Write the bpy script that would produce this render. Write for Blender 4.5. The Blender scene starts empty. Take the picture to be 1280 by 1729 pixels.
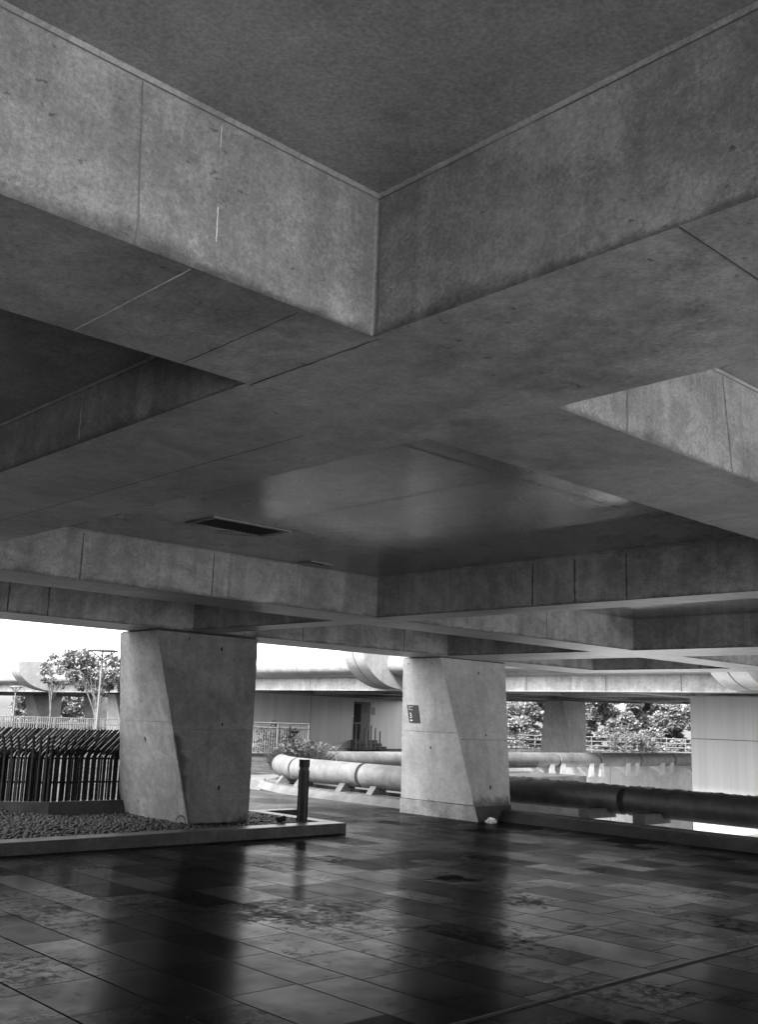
import bpy, bmesh, math, random
import numpy as np
from mathutils import Vector, Matrix
random.seed(7); rng = np.random.default_rng(11)
sc = bpy.context.scene; C = sc.collection
D = math.radians

# ------------------------------------------------------------------ camera, sky, sun, exposure
FOC, PITCH, ROLL, EYE = 1700.0, D(11.6), D(2.0), 1.75          # focal length in px of a 1280 px wide frame
F = np.array([0, math.cos(PITCH), math.sin(PITCH)])
u0 = np.array([0, -math.sin(PITCH), math.cos(PITCH)]); x0 = np.array([1.0, 0, 0])
R = math.cos(ROLL)*x0 + math.sin(ROLL)*u0; U = -math.sin(ROLL)*x0 + math.cos(ROLL)*u0
cam = bpy.data.cameras.new('camera'); co = bpy.data.objects.new('camera', cam); C.objects.link(co)
cam.sensor_fit = 'HORIZONTAL'; cam.sensor_width = 36; cam.lens = FOC/1280*36
cam.clip_start = .05; cam.clip_end = 3000
co.matrix_world = Matrix(((R[0], U[0], -F[0], 0), (R[1], U[1], -F[1], 0), (R[2], U[2], -F[2], EYE), (0, 0, 0, 1)))
sc.camera = co
SUN_EL, SUN_AZ = D(45), D(216)                                  # compass azimuth of the sun, from +Y clockwise
w = bpy.data.worlds.new('World'); sc.world = w; w.use_nodes = True
nt = w.node_tree; nt.nodes.clear()
sk = nt.nodes.new('ShaderNodeTexSky'); sk.sky_type = 'NISHITA'; sk.sun_disc = False
sk.sun_elevation = SUN_EL; sk.sun_rotation = SUN_AZ; sk.dust_density = 3.0
bw = nt.nodes.new('ShaderNodeRGBToBW'); bg = nt.nodes.new('ShaderNodeBackground'); wo = nt.nodes.new('ShaderNodeOutputWorld')
bg.inputs[1].default_value = .115
nt.links.new(sk.outputs[0], bw.inputs[0]); nt.links.new(bw.outputs[0], bg.inputs[0]); nt.links.new(bg.outputs[0], wo.inputs[0])
sun = bpy.data.lights.new('sun', 'SUN'); sun.energy = 2.3; sun.angle = D(7); sun.color = (1, 1, 1)
so = bpy.data.objects.new('sun', sun); C.objects.link(so)
sd = Vector((math.sin(SUN_AZ)*math.cos(SUN_EL), math.cos(SUN_AZ)*math.cos(SUN_EL), math.sin(SUN_EL)))
so.rotation_euler = sd.to_track_quat('Z', 'Y').to_euler(); so.location = sd*60
sc.view_settings.view_transform = 'Standard'; sc.view_settings.look = 'None'
sc.view_settings.gamma = 1; sc.view_settings.exposure = 3.15
sc.cycles.use_denoising = True; sc.cycles.max_bounces = 10; sc.cycles.diffuse_bounces = 6; sc.cycles.glossy_bounces = 4
sc.cycles.sample_clamp_indirect = 6

# ------------------------------------------------------------------ plan: s runs right-away (beams A), t runs left-away (beams B)
AZ = D(47); uA = np.array([math.sin(AZ), math.cos(AZ)]); uB = np.array([-math.cos(AZ), math.sin(AZ)])
ZS, ZC, ZC2 = 2.94, 3.43, 3.21                                  # beam soffit, coffer ceiling, the one low coffer ceiling
def W(s, t, z): return Vector((s*uA[0]+t*uB[0], s*uA[1]+t*uB[1], z))
def wN(ns, ntt, nz=0): return Vector((ns*uA[0]+ntt*uB[0], ns*uA[1]+ntt*uB[1], nz))
def hit(px, py, P, N):                                          # where a line of sight meets a real plane
    v = Vector(tuple(F*FOC + R*(px-640) - U*(py-864.5))); o = Vector((0, 0, EYE))
    return o + v*((P-o).dot(N)/v.dot(N))
def at(px, py, Y):
    v = F*FOC + R*(px-640) - U*(py-864.5); v = v*(Y/v[1]); return Vector((v[0], v[1], v[2]+EYE))

# ------------------------------------------------------------------ node helpers
class NB:
    def __init__(s, name):
        s.m = bpy.data.materials.new(name); s.m.use_nodes = True; s.t = s.m.node_tree
        s.bsdf = s.t.nodes['Principled BSDF']
    def n(s, k, **kw):
        x = s.t.nodes.new('ShaderNode'+k)
        for a, b in kw.items(): setattr(x, a, b)
        return x
    def put(s, sock, v):
        if isinstance(v, bpy.types.NodeSocket): s.t.links.new(v, sock)
        elif hasattr(sock.default_value, '__len__') and not hasattr(v, '__len__'): sock.default_value = (v, v, v, 1)[:len(sock.default_value)]
        else: sock.default_value = v
    def M(s, op, a, b=0, c=0, clamp=False):
        x = s.n('Math', operation=op, use_clamp=clamp)
        for i, v in enumerate((a, b, c)): s.put(x.inputs[i], v)
        return x.outputs[0]
    def ss(s, v, a, b, lo=0., hi=1.):                           # smoothstep remap
        x = s.n('MapRange', interpolation_type='SMOOTHSTEP')
        for i, q in enumerate((v, a, b, lo, hi)): s.put(x.inputs[i], q)
        return x.outputs[0]
    def lin(s, v, a, b, lo, hi):
        x = s.n('MapRange')
        for i, q in enumerate((v, a, b, lo, hi)): s.put(x.inputs[i], q)
        return x.outputs[0]
    def obj(s): return s.n('TexCoord').outputs['Object']
    def uv(s): return s.n('UVMap').outputs[0]
    def mp(s, vec, scale=(1, 1, 1), rot=(0, 0, 0)):
        x = s.n('Mapping'); s.put(x.inputs[0], vec); x.inputs['Scale'].default_value = scale; x.inputs['Rotation'].default_value = rot
        return x.outputs[0]
    def noise(s, vec, sc_, det=4, ro=.55, dist=0, col=False):
        x = s.n('TexNoise'); s.put(x.inputs['Vector'], vec)
        x.inputs['Scale'].default_value = sc_; x.inputs['Detail'].default_value = det; x.inputs['Roughness'].default_value = ro; x.inputs['Distortion'].default_value = dist
        return x.outputs['Color' if col else 'Fac']
    def vor(s, vec, sc_, feat='F1', rnd=1):
        x = s.n('TexVoronoi', feature=feat); s.put(x.inputs['Vector'], vec); x.inputs['Scale'].default_value = sc_; x.inputs['Randomness'].default_value = rnd
        return x.outputs['Distance']
    def white(s, vec):
        x = s.n('TexWhiteNoise', noise_dimensions='3D'); s.put(x.inputs['Vector'], vec); return x.outputs['Value']
    def xyz(s, vec):
        x = s.n('SeparateXYZ'); s.put(x.inputs[0], vec); return x.outputs
    def comb(s, a, b, c=0):
        x = s.n('CombineXYZ')
        for i, v in enumerate((a, b, c)): s.put(x.inputs[i], v)
        return x.outputs[0]
    def bump(s, h, strength=.2, dist=.01):
        x = s.n('Bump'); s.put(x.inputs['Height'], h); x.inputs['Strength'].default_value = strength; x.inputs['Distance'].default_value = dist
        s.t.links.new(x.outputs[0], s.bsdf.inputs['Normal'])
    def done(s, col=None, rough=.6, spec=.5, metal=0):
        if col is not None:
            if isinstance(col, bpy.types.NodeSocket) and col.type == 'VALUE': col = s.comb(col, col, col)
            s.put(s.bsdf.inputs['Base Color'], col)
        s.put(s.bsdf.inputs['Roughness'], rough); s.put(s.bsdf.inputs['Specular IOR Level'], spec); s.bsdf.inputs['Metallic'].default_value = metal
        return s.m

def plain(name, v, rough=.6, metal=0, var=.15, scale=6.):
    b = NB(name); p = b.obj()
    n = b.noise(p, scale, 5, .6)
    return b.done(b.M('MULTIPLY', v, b.lin(n, .3, .7, 1-var, 1+var)), rough, .5, metal)

def concrete(name, base, stain=0., soffit_dark=.9, rough_s=.32, rough_v=.6, veins=.0, mott=1., streak=1., spec=.5, damp_dark=0, specks=1., bmp=.22, ring=0, vary=0):
    b = NB(name); p = b.obj()
    nz = b.M('ABSOLUTE', b.xyz(b.n('NewGeometry').outputs['True Normal'])[2])
    side = b.ss(nz, .75, .35)                                   # 1 on upright faces
    v = b.lin(b.noise(p, .45, 6, .62), .3, .7, 1-.24*mott, 1+.2*mott)
    md = b.noise(p, 1.7, 10, .72, .5); v = b.M('MULTIPLY', v, b.lin(md, .37, .63, 1-.34*mott, 1+.2*mott))
    b2 = b.noise(b.mp(p, (1, 1, 1.3), (0, 0, .8)), 8, 9, .78, .4); v = b.M('MULTIPLY', v, b.lin(b2, .38, .62, 1-.2*mott, 1+.14*mott))
    fi = b.noise(p, 75, 5, .8); v = b.M('MULTIPLY', v, b.lin(fi, .36, .64, .72, 1.26))
    st = b.lin(b.noise(b.mp(p, (7, 7, .45)), 1., 6, .6), .3, .72, 1-.17*streak, 1+.1*streak)
    v = b.M('MULTIPLY', v, b.M('ADD', 1, b.M('MULTIPLY', side, b.M('SUBTRACT', st, 1))))
    bl = b.M('MULTIPLY', b.ss(b.noise(b.mp(p, (1, 1, 1), (0, 0, .82)), 1.5, 10, .76, .35), .49, .72), b.lin(b2, .4, .6, 1, .55))
    v = b.M('MULTIPLY', v, b.M('SUBTRACT', 1, b.M('MULTIPLY', b.M('MULTIPLY', bl, b.lin(side, 0, 1, .62, .34)), mott)))
    dr = b.M('MULTIPLY', b.ss(b.noise(b.mp(p, (10, 10, .3)), 1., 5, .6), .56, .72), b.ss(b.noise(p, .9, 5, .6), .45, .62))
    v = b.M('MULTIPLY', v, b.M('SUBTRACT', 1, b.M('MULTIPLY', b.M('MULTIPLY', dr, side), .3*streak)))
    pit = b.M('MULTIPLY', b.ss(b.noise(b.mp(p, (1, 1, 2.2), (.3, .2, .8)), 17, 5, .65), .63, .70), b.ss(b.noise(p, 2.4, 4), .40, .52))
    v = b.M('MULTIPLY', v, b.M('SUBTRACT', 1, b.M('MULTIPLY', pit, .6*specks)))
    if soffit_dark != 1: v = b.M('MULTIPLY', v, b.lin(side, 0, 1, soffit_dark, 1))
    if vary: v = b.M('MULTIPLY', v, b.lin(b.n('ObjectInfo').outputs['Random'], 0, 1, 1-vary, 1+vary))
    v = b.M('MULTIPLY', v, base)
    if veins:
        warp = b.n('VectorMath', operation='MULTIPLY_ADD'); b.put(warp.inputs[0], b.noise(p, 3, 4, .6, 0, True)); warp.inputs[1].default_value = (.5, .5, .5); b.put(warp.inputs[2], b.mp(p, (1, 1, 1.6)))
        ve = b.ss(b.vor(warp.outputs[0], 5.2, 'DISTANCE_TO_EDGE'), .045, .0)
        ve = b.M('MULTIPLY', ve, b.ss(b.noise(p, 1.6, 4), .47, .6))
        ve = b.M('MULTIPLY', ve, b.ss(fi, .40, .58))
        v = b.M('ADD', v, b.M('MULTIPLY', b.M('MULTIPLY', ve, side), veins))
    if ring:                                                    # mould rings and rain runs round the pipe
        rg = b.noise(b.mp(b.uv(), (2.6, .9, 1)), 1., 6, .6, .2); v = b.M('MULTIPLY', v, b.lin(rg, .34, .66, 1-ring, 1+ring*.8))
        r2 = b.ss(b.noise(b.mp(b.uv(), (5.5, .35, 1)), 1., 3, .5), .62, .70); v = b.M('MULTIPLY', v, b.M('ADD', 1, b.M('MULTIPLY', r2, ring)))
    if damp_dark:
        at_ = b.n('Attribute', attribute_name='damp_dark'); dn_ = b.M('ADD', at_.outputs['Fac'], b.M('MULTIPLY', b.M('SUBTRACT', b.noise(p, 5, 8, .7), .5), b.M('MULTIPLY', b.ss(at_.outputs['Fac'], 0, .15), 1.4)))
        v = b.M('MULTIPLY', v, b.M('SUBTRACT', 1, b.M('MULTIPLY', b.ss(dn_, .25, .8), damp_dark)))
    if stain:                                                   # damp grime that crept up from the lower arris
        h = b.xyz(b.uv())[1]
        e = b.M('ADD', .018, b.M('MULTIPLY', b.ss(b.noise(p, 2.3, 8, .75), .4, .75), .11))
        k = b.M('MULTIPLY', b.ss(h, e, b.M('MULTIPLY', e, .0)), b.lin(b.noise(p, 14, 5, .7), .3, .6, .55, 1))
        v = b.M('MULTIPLY', v, b.M('SUBTRACT', 1, b.M('MULTIPLY', k, stain)))
    ro = b.M('ADD', b.lin(side, 0, 1, rough_s, rough_v), b.lin(b.noise(p, .8, 3), .3, .7, -.02, .06))
    b.bump(b.M('ADD', b.M('MULTIPLY', fi, .5), b.M('MULTIPLY', b.noise(p, 7, 4, .6), .8)), bmp, .012)
    return b.done(v, ro, spec)

def paving():
    b = NB('stone_paving'); s, t, _ = b.xyz(b.uv())
    wob = b.M('MULTIPLY', b.M('SUBTRACT', b.noise(b.uv(), 7, 4, .6), .5), .010)
    s = b.M('ADD', s, wob); t = b.M('ADD', t, wob)
    period = .985; q = b.M('DIVIDE', b.M('SUBTRACT', s, .11), period); k = b.M('FLOOR', q); f = b.M('MULTIPLY', b.M('SUBTRACT', q, k), period)
    split = .56; up = b.M('GREATER_THAN', f, split)
    row = b.M('ADD', b.M('MULTIPLY', k, 2), up)
    f2 = b.M('SUBTRACT', f, b.M('MULTIPLY', up, split)); wdt = b.M('ADD', split, b.M('MULTIPLY', up, period-2*split))
    ds = b.M('MINIMUM', f2, b.M('SUBTRACT', wdt, f2))
    r1 = b.white(b.comb(row, 3.3)); r2 = b.white(b.comb(row, 9.1))
    ln = b.M('ADD', .62, b.M('MULTIPLY', r2, .5))
    qt = b.M('DIVIDE', b.M('ADD', t, b.M('MULTIPLY', r1, 5)), ln); kt = b.M('FLOOR', qt); ft = b.M('MULTIPLY', b.M('SUBTRACT', qt, kt), ln)
    dt = b.M('MINIMUM', ft, b.M('SUBTRACT', ln, ft))
    idv = b.comb(row, kt, 1.7)
    tone = b.white(idv); dirty = b.white(b.comb(kt, row, 5.2)); pol = b.white(b.comb(row, kt, 8.8))
    jw = b.lin(b.white(b.comb(row, 21)), 0, 1, .001, .005)
    js = b.ss(ds, b.M('ADD', jw, .006), jw); jt = b.ss(dt, .006, .001)
    joint = b.M('MAXIMUM', js, b.M('MULTIPLY', jt, .75))
    p = b.uv()
    off = b.n('VectorMath', operation='MULTIPLY_ADD'); b.put(off.inputs[0], idv); off.inputs[1].default_value = (3.7, 5.1, 2.3); b.put(off.inputs[2], p)
    P2 = off.outputs[0]                                          # each slab cut from another part of the stone
    big = b.noise(p, .32, 4, .6)
    n1 = b.noise(P2, 2.2, 8, .68, .4); n2 = b.noise(p, 10, 9, .78, .4)
    worn = b.M('MULTIPLY', b.ss(b.M('ADD', n2, b.M('MULTIPLY', b.noise(p, .55, 5, .6), 1.1)), 1.02, 1.3), b.lin(dirty, .3, .95, .25, 1))
    damp_dark = b.M('MULTIPLY', b.ss(b.noise(p, .8, 8, .62, .3), .60, .68), b.ss(b.noise(p, .21, 3), .48, .6))
    crumbs = b.M('MULTIPLY', b.ss(b.noise(b.mp(P2, (1, 2.2, 1)), 22, 6, .75), .60, .72), b.ss(n1, .46, .6))
    v = b.lin(tone, 0, 1, .6, 1.25)
    v = b.M('MULTIPLY', v, b.lin(n1, .3, .7, .86, 1.1)); v = b.M('MULTIPLY', v, b.lin(big, .3, .7, .8, 1.12))
    v = b.M('MULTIPLY', v, b.M('SUBTRACT', 1, b.M('MULTIPLY', worn, .4)))
    v = b.M('MULTIPLY', v, b.M('SUBTRACT', 1, b.M('MULTIPLY', damp_dark, .55)))
    v = b.M('MULTIPLY', v, b.M('SUBTRACT', 1, b.M('MULTIPLY', crumbs, .5)))
    v = b.M('MULTIPLY', v, b.M('SUBTRACT', 1, b.M('MULTIPLY', joint, .45)))
    S0, T0, _ = b.xyz(b.uv())                                    # slabs beyond the deck edge are paler
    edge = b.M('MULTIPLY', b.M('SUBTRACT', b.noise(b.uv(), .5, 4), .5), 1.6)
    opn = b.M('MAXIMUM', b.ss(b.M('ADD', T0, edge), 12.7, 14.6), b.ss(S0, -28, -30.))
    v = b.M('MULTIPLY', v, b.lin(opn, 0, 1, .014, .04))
    ro = b.lin(pol, 0, 1, .15, .26)
    ro = b.M('ADD', ro, b.lin(n1, .3, .7, -.03, .05)); ro = b.M('ADD', ro, b.M('MULTIPLY', worn, .22)); ro = b.M('ADD', ro, b.M('MULTIPLY', crumbs, .25))
    ro = b.M('ADD', ro, b.M('MULTIPLY', damp_dark, .3)); ro = b.M('ADD', ro, b.M('MULTIPLY', joint, .4), 0, True)
    b.bump(b.M('SUBTRACT', b.M('ADD', b.M('MULTIPLY', b.noise(p, 26, 4, .6), .16), b.M('MULTIPLY', b.noise(p, 3, 3), .5)), b.M('MULTIPLY', joint, 1.2)), .16, .01)
    sp = b.M('MULTIPLY', .27, b.M('SUBTRACT', 1, b.M('MULTIPLY', b.M('MAXIMUM', joint, b.M('MAXIMUM', worn, damp_dark)), .6)))
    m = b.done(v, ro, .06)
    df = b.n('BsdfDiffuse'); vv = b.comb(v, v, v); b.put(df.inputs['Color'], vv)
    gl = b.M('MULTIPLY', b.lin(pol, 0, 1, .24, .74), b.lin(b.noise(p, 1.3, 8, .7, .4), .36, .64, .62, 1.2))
    gl = b.M('MULTIPLY', gl, b.M('MULTIPLY', b.M('SUBTRACT', 1, b.M('MULTIPLY', b.M('MAXIMUM', worn, crumbs), .6)), b.M('SUBTRACT', 1, b.M('MULTIPLY', b.M('MAXIMUM', b.M('MULTIPLY', joint, .7), damp_dark), .7))), 0, True)
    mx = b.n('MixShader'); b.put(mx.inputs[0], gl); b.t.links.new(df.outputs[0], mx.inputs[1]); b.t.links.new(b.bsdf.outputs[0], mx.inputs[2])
    out = [x for x in b.t.nodes if x.type == 'OUTPUT_MATERIAL'][0]; b.t.links.new(mx.outputs[0], out.inputs[0])
    return m

def leafmat(name, v):
    b = NB(name); r = b.n('NewGeometry').outputs['Random Per Island']
    m = b.done(b.M('MULTIPLY', v, b.lin(r, 0, 1, .45, 1.7)), .5, .4)
    tr = b.n('BsdfTranslucent'); tr.inputs[0].default_value = (v*1.2, v*1.2, v*1.2, 1)
    mx = b.n('MixShader'); mx.inputs[0].default_value = .35
    out = [x for x in b.t.nodes if x.type == 'OUTPUT_MATERIAL'][0]
    b.t.links.new(b.bsdf.outputs[0], mx.inputs[1]); b.t.links.new(tr.outputs[0], mx.inputs[2]); b.t.links.new(mx.outputs[0], out.inputs[0])
    return m
def pebblemat():
    b = NB('pebbles'); r = b.n('NewGeometry').outputs['Random Per Island']
    n = b.noise(b.obj(), 40, 4)
    return b.done(b.M('MULTIPLY', b.lin(r, 0, 1, .005, .018), b.lin(n, .3, .7, .8, 1.2)), .55)
def ribbed(name, base, pitch):
    b = NB(name); u, v, _ = b.xyz(b.uv()); p = b.obj()
    q = b.M('DIVIDE', u, pitch); fr = b.M('SUBTRACT', q, b.M('FLOOR', q))
    g = b.M('MAXIMUM', b.ss(fr, .035, .0), b.ss(fr, .965, 1.))
    r = b.white(b.comb(b.M('FLOOR', q), 4))
    c = b.M('MULTIPLY', b.lin(r, 0, 1, .94, 1.05), b.lin(b.noise(b.mp(p, (4, 4, .3)), 1, 4), .3, .7, .93, 1.05))
    c = b.M('MULTIPLY', b.M('MULTIPLY', c, base), b.M('SUBTRACT', 1, b.M('MULTIPLY', g, .17)))
    b.bump(b.M('SUBTRACT', 1, g), .4, .01)
    return b.done(c, .5)

M = dict(
    beam=concrete('beam_concrete', .28, stain=.68, veins=.055, soffit_dark=.95, rough_s=.34, streak=1.5, vary=.1),
    ceil=concrete('ceiling_concrete', .22, veins=0, soffit_dark=1, rough_s=.19, mott=.5, specks=.3, bmp=.04, spec=1.),
    column_dim=concrete('dim_column_concrete', .22, mott=.9, streak=.9, veins=0, rough_v=.6, damp_dark=.7), column=concrete('column_concrete', .40, mott=.55, streak=.8, veins=0, rough_v=.55, damp_dark=.72),  # darker and paler column copies: their difference in light put into colour
    plinth=concrete('plinth_concrete', .32, mott=1.2),
    pipe=concrete('pipe_concrete', .092, mott=.8, streak=.6, ring=.26, rough_s=.55, soffit_dark=.95),
    pipe_dark=concrete('shaded_pipe_concrete', .042, mott=1.3, streak=.8, ring=.35, rough_s=.5, rough_v=.5),  # darker copy of the pipe concrete, deck shade put into its colour
    kerb_dark=concrete('dark_kerb_concrete', .05, mott=1.4), cove=concrete('cove_concrete', .31, mott=.8), joint=plain('pour_line', .13, .8), damp_dark=concrete('damp_concrete', .15, mott=1.2), kerb=concrete('kerb_concrete', .07, mott=1.4), kerb_light=concrete('pale_kerb', .075, mott=1.2),  # first entry: one dark tone for kerbs, low wall and a plinth side
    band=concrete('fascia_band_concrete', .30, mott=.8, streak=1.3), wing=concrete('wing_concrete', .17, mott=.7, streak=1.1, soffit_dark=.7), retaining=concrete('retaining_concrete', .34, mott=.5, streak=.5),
    fin=concrete('fin_concrete', .26, mott=.5, streak=.8),
    seam=plain('dark_joint', .06, .8), lime=plain('lime_bloom', .62, .8), hole=plain('tie_hole_dark', .015, .9),
    stone=paving(), pebble=pebblemat(), rod=plain('black_painted_steel', .003, .8), steel=plain('galvanised_steel', .35, .4, .7),
    black=plain('black_anodised', .012, .28, .3), bright=plain('bright_steel', .7, .25, 1), rail=plain('pale_painted_rail', .1, .5),
    rail_dark=plain('grey_painted_rail', .2, .5), sign=plain('dark_grey_sign', .028, .45, 0, .05), white=plain('white_letter', .75, .6, 0, .03),
    bounce_pale=concrete('pale_bounce_ground', .7, mott=.4, soffit_dark=1, rough_s=.7),
    wallrib=ribbed('ribbed_grey_panels', .6, .28), wallwhite=ribbed('pale_ribbed_panels', .19, .29), door=plain('grey_door', .07, .5), dark=plain('dark_glass', .01, .15),
    paper=plain('white_paper', .8, .8), leaf=leafmat('foliage', .09), leaf_dark=leafmat('dark_foliage', .035), leaf_pale=leafmat('pale_foliage', .13), bark=plain('bark', .07, .9, 0, .4, 12),
    grass=leafmat('dry_grass', .042), soil=plain('soil', .07, .95, 0, .4, 9), lamp=plain('lamp_grey', .09, .5), void=plain('lower_floor', .82, .8), roof=plain('roof_gravel', .3, .9))

# ------------------------------------------------------------------ mesh helpers
class MB:
    def __init__(s): s.v = []; s.f = []; s.m = []; s.u = []
    def quad(s, pts, mat=0, uv=None):
        i = len(s.v); s.v += [tuple(p) for p in pts]; s.f.append(tuple(range(i, i+len(pts)))); s.m.append(mat)
        s.u += list(uv) if uv else [(0, 10)]*len(pts)
    def box(s, P, ax, ay, az, mat=0):                           # P corner, three edge vectors
        P, ax, ay, az = Vector(P), Vector(ax), Vector(ay), Vector(az)
        c = [P, P+ax, P+ax+ay, P+ay, P+az, P+ax+az, P+ax+ay+az, P+ay+az]
        for q in ((0, 3, 2, 1), (4, 5, 6, 7), (0, 1, 5, 4), (1, 2, 6, 5), (2, 3, 7, 6), (3, 0, 4, 7)): s.quad([c[k] for k in q], mat)
    def boxst(s, s0, s1, t0, t1, z0, z1, mat=0): s.box(W(s0, t0, z0), wN(s1-s0, 0), wN(0, t1-t0), (0, 0, z1-z0), mat)
    def hexa(s, lo, hi, mat=0):                                 # lo, hi: four points each, same order
        n = len(lo)
        for k in range(n): s.quad([lo[k], lo[(k+1) % n], hi[(k+1) % n], hi[k]], mat)
        s.quad(list(reversed(lo)), mat); s.quad(hi, mat)
    def tube(s, pts, r, n=8, mat=0, cap=True):
        pts = [Vector(p) for p in pts]; rs = r if hasattr(r, '__len__') else [r]*len(pts); rings = []
        ref = Vector((0, 0, 1))
        for i, p in enumerate(pts):
            d = (pts[min(i+1, len(pts)-1)]-pts[max(i-1, 0)]).normalized()
            a = d.cross(ref if abs(d.z) < .95 else Vector((1, 0, 0))).normalized(); b_ = a.cross(d)
            rings.append([p+(a*math.cos(2*math.pi*(k+.5)/n)+b_*math.sin(2*math.pi*(k+.5)/n))*rs[i] for k in range(n)])
        L = [0]
        for i in range(1, len(pts)): L.append(L[-1]+(pts[i]-pts[i-1]).length)
        u0_ = pts[0].x*7.3
        for i in range(len(rings)-1):
            for k in range(n): s.quad([rings[i][k], rings[i][(k+1) % n], rings[i+1][(k+1) % n], rings[i+1][k]], mat, [(u0_+L[i], k/n), (u0_+L[i], (k+1)/n), (u0_+L[i+1], (k+1)/n), (u0_+L[i+1], k/n)])
        if cap: s.quad(list(reversed(rings[0])), mat); s.quad(rings[-1], mat)
    def strip(s, a, b, n, wdt, mat, lift=.002, jit=.0, div=1):  # thin joint lying on a face with normal n
        a, b, n = Vector(a), Vector(b), Vector(n).normalized(); d = (b-a); e = d.normalized().cross(n); prev = None
        for k in range(div+1):
            c = a+d*(k/div)+n*lift+e*random.uniform(-jit, jit); h = wdt*.5*(random.uniform(.55, 1.3) if jit else 1)
            cur = (c-e*h, c+e*h)
            if prev: s.quad([prev[0], prev[1], cur[1], cur[0]], mat)
            prev = cur
    def build(s, name, mats, parent=None, smooth=False, bevel=0):
        me = bpy.data.meshes.new(name); me.from_pydata(s.v, [], s.f)
        uvl = me.uv_layers.new(name='UVMap'); uvl.data.foreach_set('uv', np.array(s.u, dtype=np.float32).ravel())
        for m_ in (mats if isinstance(mats, (list, tuple)) else [mats]): me.materials.append(m_)
        me.polygons.foreach_set('material_index', s.m)
        if smooth or bevel:
            bm = bmesh.new(); bm.from_mesh(me); bmesh.ops.remove_doubles(bm, verts=bm.verts, dist=1e-4)
            if bevel:
                bmesh.ops.recalc_face_normals(bm, faces=bm.faces)
                bmesh.ops.bevel(bm, geom=[e for e in bm.edges if len(e.link_faces) == 2 and e.calc_face_angle(0) > .3], offset=bevel, segments=2, affect='EDGES', profile=.6, clamp_overlap=True)
            bm.to_mesh(me); bm.free()
        if smooth: me.polygons.foreach_set('use_smooth', [True]*len(me.polygons)); me.set_sharp_from_angle(angle=D(40))
        me.update(); o = bpy.data.objects.new(name, me); C.objects.link(o)
        if parent: o.parent = parent; o.matrix_parent_inverse = parent.matrix_world.inverted()
        return o
def tag(o, label=None, cat=None, group=None, kind=None):
    for k, v in (('label', label), ('category', cat), ('group', group), ('kind', kind)):
        if v: o[k] = v
    return o
def empty(name, loc, label, cat, group=None):
    o = bpy.data.objects.new(name, None); o.location = loc; o.empty_display_size = .2; C.objects.link(o)
    o.matrix_world = Matrix.Translation(Vector(loc)); return tag(o, label, cat, group)
def copy_tree(o, parent=None):
    c = o.copy(); C.objects.link(c)
    if parent: c.parent = parent
    for ch in list(o.children): copy_tree(ch, c)
    return c

# ------------------------------------------------------------------ ground: one sheet with the opening of the lower court cut out
VS0, VS1, VT0, VT1 = 15.0, 60.0, -20.0, 23.3                    # the sunken court
mb = MB()
ss_ = [-900, VS0, VS1, 900]; tt_ = [-900, VT0, VT1, 900]
for i in range(3):
    for j in range(3):
        if i == 1 and j == 1: continue
        q = [(ss_[i], tt_[j]), (ss_[i+1], tt_[j]), (ss_[i+1], tt_[j+1]), (ss_[i], tt_[j+1])]
        mb.quad([W(a, b, 0) for a, b in q], 0, q)
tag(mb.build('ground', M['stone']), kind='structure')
mb = MB(); mb.quad([W(-200, -200, .004), W(VS0-.3, -200, .004), W(VS0-.3, -2.9, .004), W(-200, -2.9, .004)]); tag(mb.build('bounce_ground', M['bounce_pale']), kind='structure')  # unseen pale ground added to bounce light up under the deck
mb = MB(); mb.quad([W(VS0, VT0, -3.2), W(VS1, VT0, -3.2), W(VS1, VT1, -3.2), W(VS0, VT1, -3.2)], 0, [(VS0, VT0), (VS1, VT0), (VS1, VT1), (VS0, VT1)])
tag(mb.build('sunken_court_floor', M['void']), kind='structure')

# ------------------------------------------------------------------ waffle deck overhead
AL = [(-3.2, -2.5), (2.24, 2.93), (8.85, 9.65), (12.83, 13.95)]
BL = [(-27.6, -26.7), (-21.9, -21.0), (-16.0, -15.1), (-9.9, -9.2), (-4.0, -3.1), (2.04, 3.0), (8.27, 8.73), (13.82, 15.25), (18.45, 19.5)]
deck = empty('concrete_deck', W(5, 5, ZS), 'raw concrete waffle deck with deep coffers spanning overhead', 'ceiling')
TOP = 3.95
def side_face(mb, a, b, z0, z1, inward, near=False):                       # upright face a-b (s,t), cove strip at the top
    L = math.dist(a, b); c = .009 if near else .008; n = Vector(inward)*c
    p0, p1, p2, p3 = W(*a, z0), W(*b, z0), W(*b, z1-c), W(*a, z1-c)
    mb.quad([p0, p1, p2, p3], 0, [(0, 0), (L, 0), (L, z1-z0), (0, z1-z0)])
    mb.quad([p3, p2, W(*b, z1)+n, W(*a, z1)+n], 3 if near else 0); nn_ = Vector(inward); mb.strip(W(*a, z1-c-.006), W(*b, z1-c-.006), nn_, .004 if near else .003, 1, .0015, .0015, 24)
beams = {}
def seam_side(mb, P, n, z0, z1, wdt, mat, jit=.0, div=1, tilt=0): mb.strip(Vector((P.x, P.y, z0)), Vector((P.x, P.y, z1))+Vector(tilt if tilt else (0, 0, 0)), n, wdt, mat, .0022, jit, div)
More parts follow.
